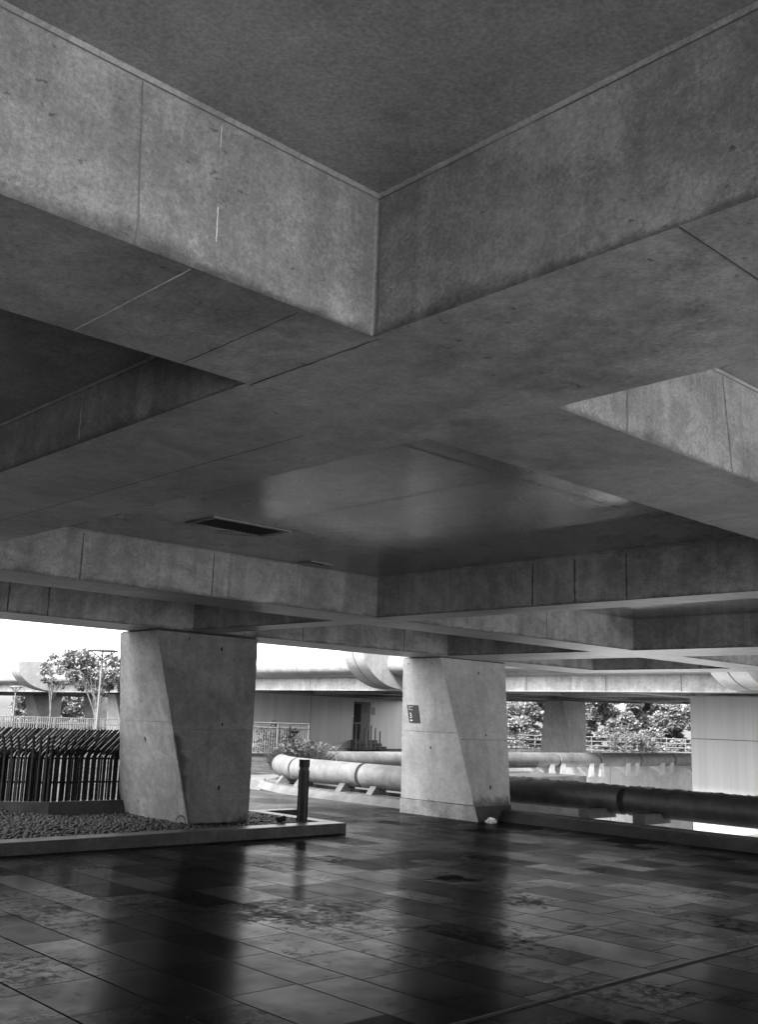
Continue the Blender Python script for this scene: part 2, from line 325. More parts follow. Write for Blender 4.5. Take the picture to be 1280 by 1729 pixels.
for j, (b0, b1) in enumerate(BL):                              # B beams run through
    mb = MB(); t0, t1 = AL[0][0], AL[-1][1]
    mb.quad([W(b0, t0, ZS), W(b0, t1, ZS), W(b1, t1, ZS), W(b1, t0, ZS)])
    for i in range(len(AL)-1):
        ta, tb = AL[i][1], AL[i+1][0]
        if j > 0: side_face(mb, (b0, ta), (b0, tb), ZS, ZC2 if (i, j) == (1, 5) else ZC, wN(-1, 0), i == 0)
        if j < len(BL)-1: side_face(mb, (b1, ta), (b1, tb), ZS, ZC2 if (i, j) == (1, 4) else ZC, wN(1, 0))
    if j == 0: mb.quad([W(b0, t0, ZS), W(b0, t1, ZS), W(b0, t1, TOP), W(b0, t0, TOP)], 0, [(0, 0), (9, 0), (9, 1), (0, 1)])
    if j == len(BL)-1: mb.quad([W(b1, t0, ZS), W(b1, t1, ZS), W(b1, t1, TOP), W(b1, t0, TOP)], 0, [(0, 0), (9, 0), (9, 1), (0, 1)])
    for e, sg in ((t0, -1), (t1, 1)): mb.quad([W(b0, e, ZS), W(b1, e, ZS), W(b1, e, TOP), W(b0, e, TOP)])
    dn = (0, 0, -1)
    if j == 5:
        mb.strip(W(2.62, 3.3, ZS), W(2.62, 8.6, ZS), dn, .006, 1, .002, .002, 30)
        mb.strip(W(2.04, 1.16, ZS), W(3.0, 1.16, ZS), dn, .005, 1, .002, .001, 4)
        mb.strip(W(2.06, 2.24, ZS), W(2.06, 2.93, ZS), dn, .008, 1, .002, .002, 12)
        mb.strip(W(2.04, 2.226, ZS), W(2.04, 2.226, ZC-.03), wN(-1, 0), .009, 4, .002, .003, 14)
        mb.strip(W(2.04, 4.23, ZS+.02), W(2.04, 4.23, ZC2-.08), wN(-1, 0), .009, 2, .002, .004, 9)
    if j == 6:
        for tq in (5.36, 5.96, 6.49): mb.strip(W(8.27, tq, ZS+.01), W(8.27, tq, ZC-.04), wN(-1, 0), .02, 1, .002, .003, 8)
    if j == 7:
        mb.strip(W(13.82, 11.6, ZS+.01), W(13.82, 11.6, ZC-.04), wN(-1, 0), .015, 1)
    mb.build('beam', [M['beam'], M['seam'], M['lime'], M['cove'], M['joint']], deck)
for i, (a0, a1) in enumerate(AL):                              # A beams fill between them
    mb = MB()
    for j in range(len(BL)-1):
        s0, s1 = BL[j][1], BL[j+1][0]
        mb.quad([W(s0, a0, ZS), W(s0, a1, ZS), W(s1, a1, ZS), W(s1, a0, ZS)])
        zc = ZC2 if (i, j) == (1, 4) else ZC
        if i > 0: side_face(mb, (s0, a0), (s1, a0), ZS, ZC2 if (i-1, j) == (1, 4) else ZC, wN(0, -1), i == 1)
        if i < len(AL)-1: side_face(mb, (s0, a1), (s1, a1), ZS, zc, wN(0, 1))
        for e, k in ((a0, i == 0), (a1, i == len(AL)-1)):
            if k: mb.quad([W(s0, e, ZS), W(s1, e, ZS), W(s1, e, TOP), W(s0, e, TOP)], 0, [(0, 0), (9, 0), (9, 1), (0, 1)])
    n = wN(0, -1); dn = (0, 0, -1)
    if i == 1:
        mb.strip(W(2.028, 2.24, ZS), W(2.028, 2.24, ZC-.03), n, .012, 3, .002, .002, 14)
        mb.strip(W(1.19, 2.24, ZS+.005), W(1.162, 2.24, ZC-.02), n, .0045, 4, .002, .001, 24); mb.strip(W(1.19, 2.24, ZS+.005), W(1.186, 2.24, ZS+.09), n, .012, 4, .0025, .002, 8)
        mb.strip(W(1.43, 2.24, ZS+.02), W(1.418, 2.24, ZC-.03), n, .0022, 3, .002, .0006, 30); mb.strip(W(1.428, 2.24, ZS+.10), W(1.426, 2.24, ZS+.205), n, .0035, 2, .0026, .0008, 12); mb.strip(W(1.4205, 2.24, ZS+.39), W(1.419, 2.24, ZC-.035), n, .0016, 2, .0026, .0006, 8)
        mb.strip(W(3.48, 2.24, ZS+.005), W(3.485, 2.24, ZC-.02), n, .012, 4, .002, .002, 14)
        mb.strip(W(4.36, 2.24, ZS+.005), W(4.30, 2.24, ZC-.02), n, .007, 1, .002, .001, 10)
        mb.strip(W(1.36, 2.25, ZS), W(1.355, 2.92, ZS), dn, .0045, 2, .002, .0012, 30)
        mb.strip(W(1.75, 2.26, ZS), W(1.76, 2.92, ZS), dn, .005, 1, .002, .002, 16)
        mb.strip(W(5.3, 2.25, ZS), W(5.3, 2.9, ZS), dn, .005, 1, .002, .001, 8)
    if i == 2:
        for sq in (4.41, 5.90, 7.1): mb.strip(W(sq, 8.85, ZS+.01), W(sq, 8.85, ZC-.04), n, .016 if sq < 7 else .006, 1, .002, .003, 8)
        for sq in (9.9, 11.6): mb.strip(W(sq, 8.85, ZS+.01), W(sq, 8.85, ZC-.04), n, .012, 1, .002, .003, 6)
    if i == 3:
        for sq in (5.43, 5.98, 10.37, 12.68): mb.strip(W(sq, 12.83, ZS+.01), W(sq, 12.83, ZC-.04), n, .022, 1, .002, .004, 6)
    mb.build('beam', [M['beam'], M['seam'], M['lime'], M['cove'], M['joint']], deck)
for i in range(len(AL)-1):
    for j in range(len(BL)-1):
        mb = MB(); z = ZC2 if (i, j) == (1, 4) else ZC
        s0, s1, t0, t1 = BL[j][1], BL[j+1][0], AL[i][1], AL[i+1][0]
        mb.quad([W(s0, t0, z), W(s0, t1, z), W(s1, t1, z), W(s1, t0, z)])
        if (i, j) == (1, 5):
            mb.strip(W(3.0, 4.35, z), W(8.2, 4.35, z), (0, 0, -1), .010, 1, .002, .002, 12)
            mb.strip(W(5.3, 3.0, z), W(5.3, 8.8, z), (0, 0, -1), .006, 1, .002, .002, 12)
        mb.build('ceiling_panel', [M['ceil'], M['seam']], deck)
mb = MB(); mb.boxst(BL[0][0]+.02, BL[-1][1]-.02, AL[0][0]+.02, AL[-1][1]-.02, ZC+.03, TOP-.005); mb.build('roof_slab', M['roof'], deck)
mb = MB(); mb.boxst(BL[0][0]+.5, BL[-1][1]-.6, AL[0][0]+.6, AL[-1][1]-.7, TOP, 17); mb.build('sun_block', M['wing'], deck)  # unseen block added above the deck to shade court and columns
# round parapet on the outer edge of the deck
BP = [(.0, 3.5), (.22, 3.51), (.40, 3.555), (.54, 3.64), (.63, 3.76), (.68, 3.90), (.69, 4.05), (.665, 4.2), (.60, 4.33), (.49, 4.43), (.34, 4.5), (.15, 4.54), (0, 4.55)]
BP = [(u*1.3, z) for u, z in BP]
def barrel(path, z0, mat, parent, name='barrel_fascia'):
    mb = MB(); prof = [(0, z0)]+BP
    pts = [[W(s, t, 0)+wN(*nn)*u+Vector((0, 0, z)) for u, z in prof] for (s, t, nn) in path]
    for a, b in zip(pts, pts[1:]):
        for k in range(len(prof)-1): mb.quad([a[k], b[k], b[k+1], a[k+1]], 1 if k == 0 else 0)
    return mb.build(name, [mat, M['band']], parent, True)

# ------------------------------------------------------------------ ceiling vents
def vent(s0, s1, t0, t1, label):
    o = empty('ceiling_vent', W((s0+s1)/2, (t0+t1)/2, ZC), label, 'vent', 'air vents in the far coffer')
    fr = MB(); e = .05; z0, z1 = ZC-.012, ZC-.001
    fr.boxst(s0, s1, t0, t0+e, z0, z1); fr.boxst(s0, s1, t1-e, t1, z0, z1); fr.boxst(s0, s0+e, t0+e, t1-e, z0, z1); fr.boxst(s1-e, s1, t0+e, t1-e, z0, z1)
    fr.build('frame', M['rail_dark'], o)
    bk = MB(); bk.boxst(s0+e, s1-e, t0+e, t1-e, ZC-.004, ZC-.0015); bk.build('duct_opening', M['hole'], o)
    sl = MB(); n = max(3, int((s1-s0-2*e)/.045))
    for k in range(n):
        a = s0+e+(k+.5)*(s1-s0-2*e)/n; sl.box(W(a, t0+e, ZC-.011), wN(.004, 0), wN(0, t1-t0-2*e), (0, 0, .006))
    sl.build('louvre', M['door'], o)
vent(4.82, 5.68, 7.27, 7.74, 'large louvred air vent in the coffer ceiling'); vent(6.95, 7.27, 8.52, 8.72, 'small dark air vent close to the coffer edge')

# ------------------------------------------------------------------ twisted columns
def column(name, s0, s1, t0, t1, bs0, bs1, bt0, bt1, zb, label, damp_dark=None, mat='column', group='tapering concrete columns'):
    lo = [W(bs0, bt0, zb), W(bs1, bt0, zb), W(bs1, bt1, zb), W(bs0, bt1, zb)]
    hi = [W(s0, t0, ZS-.018), W(s1, t0, ZS-.018), W(s1, t1, ZS-.018), W(s0, t1, ZS-.018)]
    o = empty(name, W((bs0+bs1)/2, (bt0+bt1)/2, zb), label, 'column', group)
    NA, NF = 26, 44; vs, fs, dv = [], [], []
    for k in range(4):
        for q in range(NF+1):
            f = q/NF; a0 = lo[k]+(hi[k]-lo[k])*f; a1 = lo[(k+1) % 4]+(hi[(k+1) % 4]-lo[(k+1) % 4])*f
            for e in range(NA):
                random.seed(q*131+k*17+int(s0*10)); jit = random.uniform(-.004, .004) if e == 0 else 0
                p = a0+(a1-a0)*(e/NA); vs.append(p+(p-(lo[0]+lo[2])/2).normalized()*Vector((1, 1, 0)).length*0+Vector((jit, jit*.6, 0))); dv.append(damp_dark(k, e/NA, f) if damp_dark else 0.)
    w_ = NA*(NF+1)
    for k in range(4):
        for q in range(NF):
            for e in range(NA):
                a = k*w_+q*NA+e; b = a+1 if e < NA-1 else ((k+1) % 4)*w_+q*NA
                fs.append((a, b, b+NA, a+NA))
    me = bpy.data.meshes.new('shaft'); me.from_pydata(vs, [], fs); at_ = me.attributes.new('damp_dark', 'FLOAT', 'POINT'); at_.data.foreach_set('value', dv)  # mask: wet stain on one column, painted shade and dirt on another
    me.materials.append(M[mat]); sh_ = bpy.data.objects.new('shaft', me); C.objects.link(sh_); sh_.parent = o; sh_.matrix_parent_inverse = o.matrix_world.inverted()
    random.seed(int(s0*10))
    c = sum(hi, Vector())/4; up = Vector((0, 0, .018))
    ins = [c+(h-c)*.975 for h in hi]; mb = MB(); mb.hexa(ins, [p+up for p in ins]); mb.build('bearing_pad', M['hole'], o)
    def lerp(k, f): return lo[k]+(hi[k]-lo[k])*f
    def face(k, a, f, out=.0025):                               # point on face k (edge k to k+1) at a along, f up
        p = lerp(k, f)+(lerp((k+1) % 4, f)-lerp(k, f))*a
        n = (lo[(k+1) % 4]-lo[k]).cross(hi[k]-lo[k]).normalized(); return p+n*out, n
    return o, face
def tie_holes(o, face, spots):
    for k, a, f, r in spots:
        mb = MB(); p, n = face(k, a, f); e = n.cross(Vector((0, 0, 1))).normalized(); g = e.cross(n)
        mb.quad([p+(e*math.cos(q)*.8+g*math.sin(q)*1.25)*r*random.uniform(.8, 1.15) for q in np.linspace(0, 2*math.pi, 11)[:-1]]); mb.build('tie_hole', M['hole'], o)
def lift_joint(o, face, f):
    for k in (0, 3):
        mb = MB(); (a, n), (b, _) = face(k, .02, f[k == 3]), face(k, .98, f[k == 3]); mb.strip(a, b, n, .010, 0, .001, .003, 18); mb.build('pour_joint', M['joint'], o)
def damp1(k, a, f):                                            # wet patch creeping up the near arris, and a wet foot
    if k == 3: return .55*max(0, 1-f/.03)
    if k: return 0
    return max(min(1, max(0, (.50-f)/.04))*max(0, 1-a/(.05+.17*max(0, 1-abs(f-.36)/.2))), max(0, 1-f/(.05+.07*max(0, a-.55)*2.2)), .0)
def foot_shade_dirt(k, a, f): return min(1, max(0, 1.7-f/.11)) if k == 0 else .5*max(0, 1-f/.02) if k == 3 else 0  # foot of the right face darkened: painted shade mixed with dirt
c1, f1 = column('column', 7.82, 9.67, 13.10, 14.16, 8.62, 9.68, 13.09, 15.15, .08, 'tapering concrete column standing in the pebble bed', damp1, 'column_dim')
tie_holes(c1, f1, [(0, .62, .93, .028), (0, .6, .53, .022), (0, .52, .2, .03), (3, .48, .44, .034), (3, .3, .1, .018), (0, .3, .97, .015), (0, .75, .88, .012)]); lift_joint(c1, f1, (.5, .535))
c2, f2 = column('column', 13.95, 15.85, 13.13, 14.12, 14.28, 15.2, 12.42, 14.40, 0, 'tapering concrete column bearing the number 3 sign', foot_shade_dirt)
tie_holes(c2, f2, [(0, .55, .92, .026), (0, .55, .52, .022), (0, .5, .2, .036), (3, .5, .43, .026), (3, .4, .1, .014), (3, .75, .965, .016), (3, .15, .965, .018)]); lift_joint(c2, f2, (.49, .53))
mb = MB(); e = .012
def c2p(s, t, z): k = z/(ZS-.018); return W(s+(0), t, z)
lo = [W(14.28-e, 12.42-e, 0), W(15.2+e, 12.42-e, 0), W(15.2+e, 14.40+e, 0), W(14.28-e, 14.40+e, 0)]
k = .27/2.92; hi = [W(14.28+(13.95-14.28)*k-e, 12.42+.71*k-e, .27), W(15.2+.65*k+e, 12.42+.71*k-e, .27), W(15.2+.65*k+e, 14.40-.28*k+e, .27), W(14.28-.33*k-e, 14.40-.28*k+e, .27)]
mb.hexa(lo, hi); mb.m[0] = 1  # right plinth side darker: shade and dirt put into its colour
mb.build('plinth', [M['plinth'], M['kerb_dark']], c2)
mb = MB(); mb.strip(hi[3]+Vector((0, 0, .006)), hi[0]+Vector((0, 0, .006)), wN(-1, 0, .1), .016, 0, .001, .003, 20); mb.build('plinth_joint', M['seam'], c2)
def far_column(ds, dt, k, label):
    o, _ = column('column', ds, ds+1.85*k, dt, dt+1.05*k, ds+.8*k, ds+1.86*k, dt, dt+2.05*k, -.1, label); return o
far_column(40.2, 29.7, 1, 'distant tapering column rising behind the bracketed pipe parapet')
far_column(39.0, 70.6, 1.15, 'distant tapering column behind the thicker tree stake and near lamp')
far_column(49.4, 94.5, 1.1, 'distant tapering column right of the slender young tree')
far_column(46.2, 100.6, 1.75, 'distant tapering column behind the small far lamp, black on one side')

# ------------------------------------------------------------------ number sign on the column
P0, N0 = W(13.95, 13.5, ZS-.018), (W(14.28, 12.42, 0)-W(14.28, 14.40, 0)).cross(W(13.95, 13.13, ZS-.018)-W(14.28, 14.40, 0)).normalized()
if N0.dot(W(-1, 0, 0)) < 0: N0 = -N0
q = [hit(x, y, P0, N0) for x, y in ((688, 1189.5), (706, 1190.5), (710, 1220.5), (692, 1219.5))]
sg = empty('number_sign', q[3], 'dark grey wall sign with a white number 3 and an arrow', 'sign')
mb = MB(); mb.hexa([p+N0*.016 for p in q], [p+N0*.002 for p in q]); mb.build('sign_plate', M['sign'], sg)
ex, ey = q[1]-q[0], q[0]-q[3]
def lettering(txt, size, u, v, parent, o, ex, ey, n, name='lettering', mat='white'):
    cu = bpy.data.curves.new('text', 'FONT'); cu.body = txt; cu.size = 1
    ob = bpy.data.objects.new('text', cu); C.objects.link(ob); dg = bpy.context.evaluated_depsgraph_get()
    me = bpy.data.meshes.new_from_object(ob.evaluated_get(dg)); bpy.data.objects.remove(ob)
    ux, uy = ex.normalized(), ey.normalized()
    for vv in me.vertices: vv.co = o+ex*u+ey*v+ux*vv.co.x*size+uy*vv.co.y*size+n*.004
    me.name = name; me.materials.append(M[mat]); c = bpy.data.objects.new(name, me); C.objects.link(c)
    c.parent = parent; c.matrix_parent_inverse = parent.matrix_world.inverted(); return c
o3 = q[3]+N0*.016; hgt = ey.length
lettering('Terrasse', .10*hgt, .12, .885, sg, o3, ex, ey, N0); lettering('des', .10*hgt, .12, .80, sg, o3, ex, ey, N0); lettering('Sources', .10*hgt, .12, .715, sg, o3, ex, ey, N0)
lettering('3', .42*hgt, .12, .27, sg, o3, ex, ey, N0, 'numeral')
mb = MB(); ar = lambda u, v: o3+ex*u+ey*v+N0*.004
mb.quad([ar(.13, .14), ar(.25, .06), ar(.25, .22)]); mb.quad([ar(.25, .115), ar(.36, .115), ar(.36, .165), ar(.25, .165)]); mb.build('arrow', M['white'], sg)

# ------------------------------------------------------------------ pebble bed with kerbs
KZ = .155
def kerb(s0, s1, t0, t1, label, z=KZ, mat='kerb', name='kerb', h0=-.05, joints=()):
    mb = MB(); mb.boxst(s0, s1, t0, t1, h0, z); o = mb.build(name, M[mat], None, False, .012)
    return tag(o, label, 'kerb')
kerb(-6, 10.87, 12.15, 12.47, 'long low concrete kerb along the front of the pebble bed')
kerb(10.62, 10.86, 12.475, 14.25, 'short kerb closing the pebble bed behind the black bollard')
kerb(10.62, 11.62, 14.255, 14.48, 'stub of kerb pointing away from the pebble bed corner')
mb = MB(); gs, gt = [-6, 5.9, 6.1, 7.6, 10.65], [12.4, 12.6, 15.0, 15.4, 21]
hb = lambda a, b: .085+.14*min(1, max(0, (b-12.6)/2.4))*min(1, max(0, (7.6-a)/1.5))
for i in range(4):
    for j in range(4):
        if gs[i] >= 7.6 and gt[j] >= 15: continue
        mb.quad([W(a, b, hb(a, b)) for a, b in ((gs[i], gt[j]), (gs[i+1], gt[j]), (gs[i+1], gt[j+1]), (gs[i], gt[j+1]))])
tag(mb.build('bed_soil', M['soil']), kind='structure')
ico = bmesh.new(); bmesh.ops.create_icosphere(ico, subdivisions=2, radius=1); iv = np.array([v.co[:] for v in ico.verts]); ifc = np.array([[v.index for v in f.verts] for f in ico.faces]); ico.free()
FL_ = [(-3.2, 20.4), (2.5, 17.42), (6.35, 15.42), (7.30, 14.95), (8.7, 14.93)]
pos = []; hz_ = []
g = .062
for s in np.arange(2.6, 10.62, g):
    for t in np.arange(12.49, 18.2, g):
        if t > np.interp(s, [p[0] for p in FL_], [p[1] for p in FL_])-.02 and s < 8.7: continue
        if t > 14.4 and s >= 8.7: continue
        x, y = s*uA[0]+t*uB[0], s*uA[1]+t*uB[1]
        if x < -.39*y-.4 : continue
        hz_.append(.14*min(1, max(0, (t-12.6)/2.4))*min(1, max(0, (7.6-s)/1.5)))
        pos.append((x+rng.uniform(-.028, .028), y+rng.uniform(-.028, .028)))
pos = np.array(pos); n = len(pos)
rad = rng.uniform(.027, .047, (n, 1)); asp = np.stack([rng.uniform(.85, 1.2, n), rng.uniform(.7, 1, n), rng.uniform(.45, .65, n)], 1)*rad
ang = rng.uniform(0, 6.28, n); tl = rng.normal(0, .25, n)
V = iv[None]*asp[:, None, :]*(1+.06*np.sin(iv[None]*3+ang[:, None, None]))
V[..., 2] += V[..., 0]*tl[:, None]
xr = V[..., 0]*np.cos(ang)[:, None]-V[..., 1]*np.sin(ang)[:, None]; yr = V[..., 0]*np.sin(ang)[:, None]+V[..., 1]*np.cos(ang)[:, None]
V = np.stack([xr+pos[:, 0:1], yr+pos[:, 1:2], V[..., 2]+.115+rng.uniform(0, .02, (n, 1))+np.array(hz_)[:, None]], -1).reshape(-1, 3)
Fc = (ifc[None]+(np.arange(n)*len(iv))[:, None, None]).reshape(-1, 3)
me = bpy.data.meshes.new('pebbles'); me.vertices.add(len(V)); me.vertices.foreach_set('co', V.astype(np.float32).ravel())
me.loops.add(Fc.size); me.loops.foreach_set('vertex_index', Fc.astype(np.int32).ravel()); me.polygons.add(len(Fc))
me.polygons.foreach_set('loop_start', np.arange(0, Fc.size, 3, dtype=np.int32)); me.polygons.foreach_set('use_smooth', np.ones(len(Fc), dtype=bool))
me.update(calc_edges=True); me.validate(); me.materials.append(M['pebble'])
pb = bpy.data.objects.new('pebbles', me); C.objects.link(pb); tag(pb, 'rounded grey pebbles filling the bed', 'pebbles', kind='stuff')

# ------------------------------------------------------------------ fence of bent rods on its low wall
FL = [(-3.2, 20.4), (2.5, 17.42), (6.35, 15.42), (7.30, 14.95), (8.66, 14.93)]        # plan of the wall
def fpt(d, off=0.):                                             # point d metres from the column end, off metres behind the wall line
    P = [np.array(p) for p in reversed(FL)]
    for a, b in zip(P, P[1:]):
        L = np.linalg.norm(b-a)
        if d <= L or b is P[-1]:
            e = (b-a)/L; n = np.array([e[1], -e[0]]); n = n if n[1] > 0 else -n; q = a+e*d+n*off; return W(q[0], q[1], 0)
        d -= L
lw = MB()
pf = [[W(*(np.array(p)+np.array(o)), z) for o, z in (((0, 0), 0), ((0, 0), .345), ((.12, .2), .345), ((.12, .2), 0))] for p in FL]
for a, b in zip(pf, pf[1:]):
    for k in range(3): lw.quad([a[k], b[k], b[k+1], a[k+1]], 1 if k == 1 else 0)
lw.quad(pf[-1]); lw.quad(list(reversed(pf[0])))
tag(lw.build('low_wall', [M['kerb_dark'], M['kerb_light']], None, False, .01), 'low dark concrete wall carrying the fence of black rods', 'wall')
fe = empty('rod_fence', fpt(1.2, .15)+Vector((0, 0, .3)), 'fence of black steel rods bent over at the top', 'fence')
def rod(base, zb, d, zt, r=.016):
    a = Vector((base.x, base.y, .25)); b = Vector((base.x, base.y, zb)); tp = Vector((base.x+d[0], base.y+d[1], zt))
    mb = MB(); mb.tube([a, b-Vector((0, 0, .03)), b+(tp-b)*.06, tp], r, 6); mb.build('rod', M['rod'], fe)
for k in range(80):                                            # middle row of short uprights
    rod(fpt(.03+k*.05+random.uniform(-.012, .012), .13+.07*(k % 2)), 1.0, (.06, .02), 1.12, .019)
for k in range(80):                                            # back row, all leaning the same way
    rod(fpt(-.25+k*.056+random.uniform(-.004, .004), .24), 1.02+random.uniform(-.008, .008), (.37+random.uniform(-.008, .008), .05), 1.435+random.uniform(-.005, .005))
for k in range(44):                                            # front row, fanning out
    d = .03+k*.102; x = 1-d/1.45
    rod(fpt(d, .10), .92+.02*min(k, 8) if x > .1 else 1.07, (.02+.33*x if x > 0 else max(-.2, .02+.16*x), -.05), 1.325+random.uniform(-.01, .01), .021)
for z in (.62, .98):
    mb = MB(); mb.tube([fpt(q, .17)+Vector((0, 0, z)) for q in np.arange(0, 5, .4)], .014, 6); mb.build('tie_bar', M['rod'], fe)

# ------------------------------------------------------------------ bollard, spotlight, hose end, litter
bp = W(10.44, 12.72, .12); bo = empty('bollard', bp, 'square black bollard at the corner of the pebble bed', 'bollard')
hw = .062; a_, b_ = wN(1, 0), wN(0, 1)
def bbox(mb, z0, z1, h): mb.box(bp+a_*-h+b_*-h+Vector((0, 0, z0)), a_*2*h, b_*2*h, (0, 0, z1-z0))
mb = MB(); bbox(mb, 0, .80, hw); mb.build('post', M['black'], bo, False, .008)
mb = MB(); bbox(mb, .80, .845, hw*.86); mb.build('bright_collar', M['door'], bo)
mb = MB(); bbox(mb, .845, .965, hw); mb.build('head', M['black'], bo, False, .008)
mb = MB(); mb.box(bp+a_*(-hw-.004)+b_*(-hw*.35), a_*.004, b_*hw*.7, (0, 0, .8)); mb.box(bp+a_*(-hw*.3)+b_*(-hw-.004), a_*hw*.5, b_*.004, (0, 0, .8)); mb.build('side_channel', M['door'], bo)
spot = empty('ground_spotlight', W(9.9, 12.58, .14), 'tiny black spotlight lying on the pebbles behind the kerb', 'spotlight')
mb = MB(); mb.tube([W(9.86, 12.58, .20), W(9.98, 12.58, .22)], .045, 10); mb.build('lamp_housing', M['black'], spot, True)
mb = MB(); mb.tube([W(9.92, 12.58, .12), W(9.92, 12.58, .2)], .015, 6); mb.build('stake', M['black'], spot)
hp = W(8.47, 13.08, .16); mb = MB(); mb.tube([hp+Vector((math.cos(a)*.07-.02, 0, .02+math.sin(a)*.09)) for a in np.linspace(-.6, 2.9, 12)], .012, 6)
tag(mb.build('hose_end', M['rail'], None, True), 'pale curl of pipe poking from the pebbles beside the column', 'hose')
lp = W(14.32, 12.15, 0); bm = bmesh.new(); bmesh.ops.create_icosphere(bm, subdivisions=3, radius=.08)
for v in bm.verts: v.co = Vector((v.co.x*1.35, v.co.y, max(v.co.z*.8, -.03)))*random.uniform(.62, 1.15)
bmesh.ops.translate(bm, verts=bm.verts, vec=lp+Vector((0, 0, .035))); me = bpy.data.meshes.new('crumpled_paper'); bm.to_mesh(me); bm.free(); me.materials.append(M['paper'])
o = bpy.data.objects.new('crumpled_paper', me); C.objects.link(o); tag(o, 'crumpled white paper lying at the foot of the column', 'litter')
# slotted drain across the floor
dr = empty('floor_drain', W(3, 4.33, 0), 'long slotted drain crossing the dark foreground paving', 'drain')
mb = MB(); mb.boxst(-3, 14.2, 4.30, 4.33, .001, .004); mb.build('slot', M['hole'], dr)
mb = MB(); mb.boxst(-3, 14.2, 4.332, 4.338, .001, .006); mb.build('steel_edge', M['kerb_dark'], dr)

# ------------------------------------------------------------------ pipe-shaped parapet round the sunken court
PR, PZ = .26, .53
def corner_path():
    P = [(15.42, t) for t in np.arange(14.2, 18.05, .5)]
    cs, ct, r = 20.02, 18.05, 4.6
    P += [(cs-r*math.cos(a), ct+r*math.sin(a)) for a in np.linspace(0, math.pi/2, 22)]
    P += [(s, 22.65) for s in np.arange(20.4, 60, .5)]
    return P
def resample(P, step=.25):
    P = np.array(P); d = np.r_[0, np.cumsum(np.hypot(*np.diff(P, axis=0).T))]; q = np.arange(0, d[-1], step)
    return q, np.stack([np.interp(q, d, P[:, 0]), np.interp(q, d, P[:, 1])], 1)
def parapet(P, label, gaps, mat, kmat, PZ=PZ, PR=PR, kerb_side=1, kerb_len=None, kerb_from=0, brackets=(), blocks=True, kh=.17):
    q, X = resample(P); o = empty('pipe_parapet', W(X[0][0], X[0][1], 0), label, 'parapet', 'pipe shaped parapets')
    cuts = [0]+list(gaps)+[q[-1]]
    for a, b in zip(cuts, cuts[1:]):
        d_ = [a+.05]+[q[k] for k in range(len(q)) if a+.07 <= q[k] <= b-.07]+[b-.05]
        rough_ = mat == 'pipe_dark'
        if rough_: d_ = list(np.arange(a+.05, min(b-.05, 24), .045))+([b-.05] if b > 24 else [])
        pts = [W(float(np.interp(e, q, X[:, 0])), float(np.interp(e, q, X[:, 1])), PZ) for e in d_]; mb = MB(); mb.tube(pts, PR, 40 if rough_ else 28); sg_ = mb.build('pipe_segment', M[mat], o, True)
        if rough_:                                              # lichen crust along the top
            for v_ in sg_.data.vertices:
                h_ = (v_.co.z-PZ)/PR
                if h_ > .2: v_.co.z += abs(random.gauss(0, .009))*(h_-.2)*1.4
    idx = range(len(q)); mb = MB(); mb.tube([W(*X[k], PZ) for k in idx], PR-.035, 16); mb.build('inner_tube', M['hole'], o, True)
    if kerb_len:
        mb = MB(); T = np.gradient(X, axis=0); T /= np.linalg.norm(T, axis=1)[:, None]; Nn = np.stack([-T[:, 1], T[:, 0]], 1)*kerb_side
        kk = [k for k in range(len(q)) if kerb_from <= q[k] <= kerb_len]
        e_ = .58 if PZ < .52 else 0; prof = [(.60+e_, 0), (.46+e_, kh), (.42+e_, kh), (.42+e_, kh-.03), (.40+e_, kh-.03), (.40+e_, kh+.02), (.12+e_, kh+.02), (.12+e_, -.2)]
        pts = [[W(X[k][0]+Nn[k][0]*u, X[k][1]+Nn[k][1]*u, z) for u, z in prof] for k in kk]
        for a, b in zip(pts, pts[1:]):
            for i in range(len(prof)-1): mb.quad([a[i], b[i], b[i+1], a[i+1]], 1 if i in (1, 2, 3) else 0)
        for e, rv in ((pts[0], 0), (pts[-1], 1)): mb.quad(e if rv else list(reversed(e)))
        mb.build('kerb', [M[kmat], M['seam']], o)
        if blocks:
            for gp in gaps:
                for dd in (-.42, .42):
                    d = gp+dd
                    if d > kerb_len-.3: continue
                    k = min(range(len(q)), key=lambda i: abs(q[i]-d)); x, nn, tt = X[k], Nn[k], T[k]
                    g_ = lambda u, z, v: W(x[0]+nn[0]*u+tt[0]*v, x[1]+nn[1]*u+tt[1]*v, z)
                    mb = MB(); lo = [g_(.34, kh+.02, -.09), g_(.34, kh+.02, .09), g_(-.1, kh+.02, .09), g_(-.1, kh+.02, -.09)]; hi = [g_(.20, .34, -.09), g_(.20, .34, .09), g_(-.1, .36, .09), g_(-.1, .36, -.09)]
                    mb.hexa(lo, hi); mb.build('support_block', M['kerb_light'], o)
    return o
q_, X_ = resample(corner_path())
def along(s, t): k = min(range(len(q_)), key=lambda i: (X_[i][0]-s)**2+(X_[i][1]-t)**2); return q_[k]
loop = parapet(corner_path(), 'pale pipe shaped parapet curving round the corner of the sunken court', [along(15.42, 16.74), along(15.6, 19.2), along(19.4, 22.6), along(22.4, 22.65), along(26.3, 22.65), along(30.13, 22.65), along(32.79, 22.65), along(35.4, 22.65), along(37.9, 22.65), along(42, 22.65)], 'pipe', 'kerb_light', kerb_len=along(17.2, 22.1), kh=.15)
for sB in (29.6, 30.25, 32.0, 32.65, 34.42, 35.05, 36.9, 37.6, 39.55, 40.2):   # brackets under the far run
    mb = MB(); th = .26; pr_ = [(22.42, .42), (22.42, -.06), (22.50, -.06), (22.72, .14), (23.05, .26), (23.32, .30), (23.32, .42)]
    a = [W(sB, t, z) for t, z in pr_]; b = [W(sB+th, t, z) for t, z in pr_]
    mb.hexa(a, b); mb.build('bracket', M['retaining'], loop)
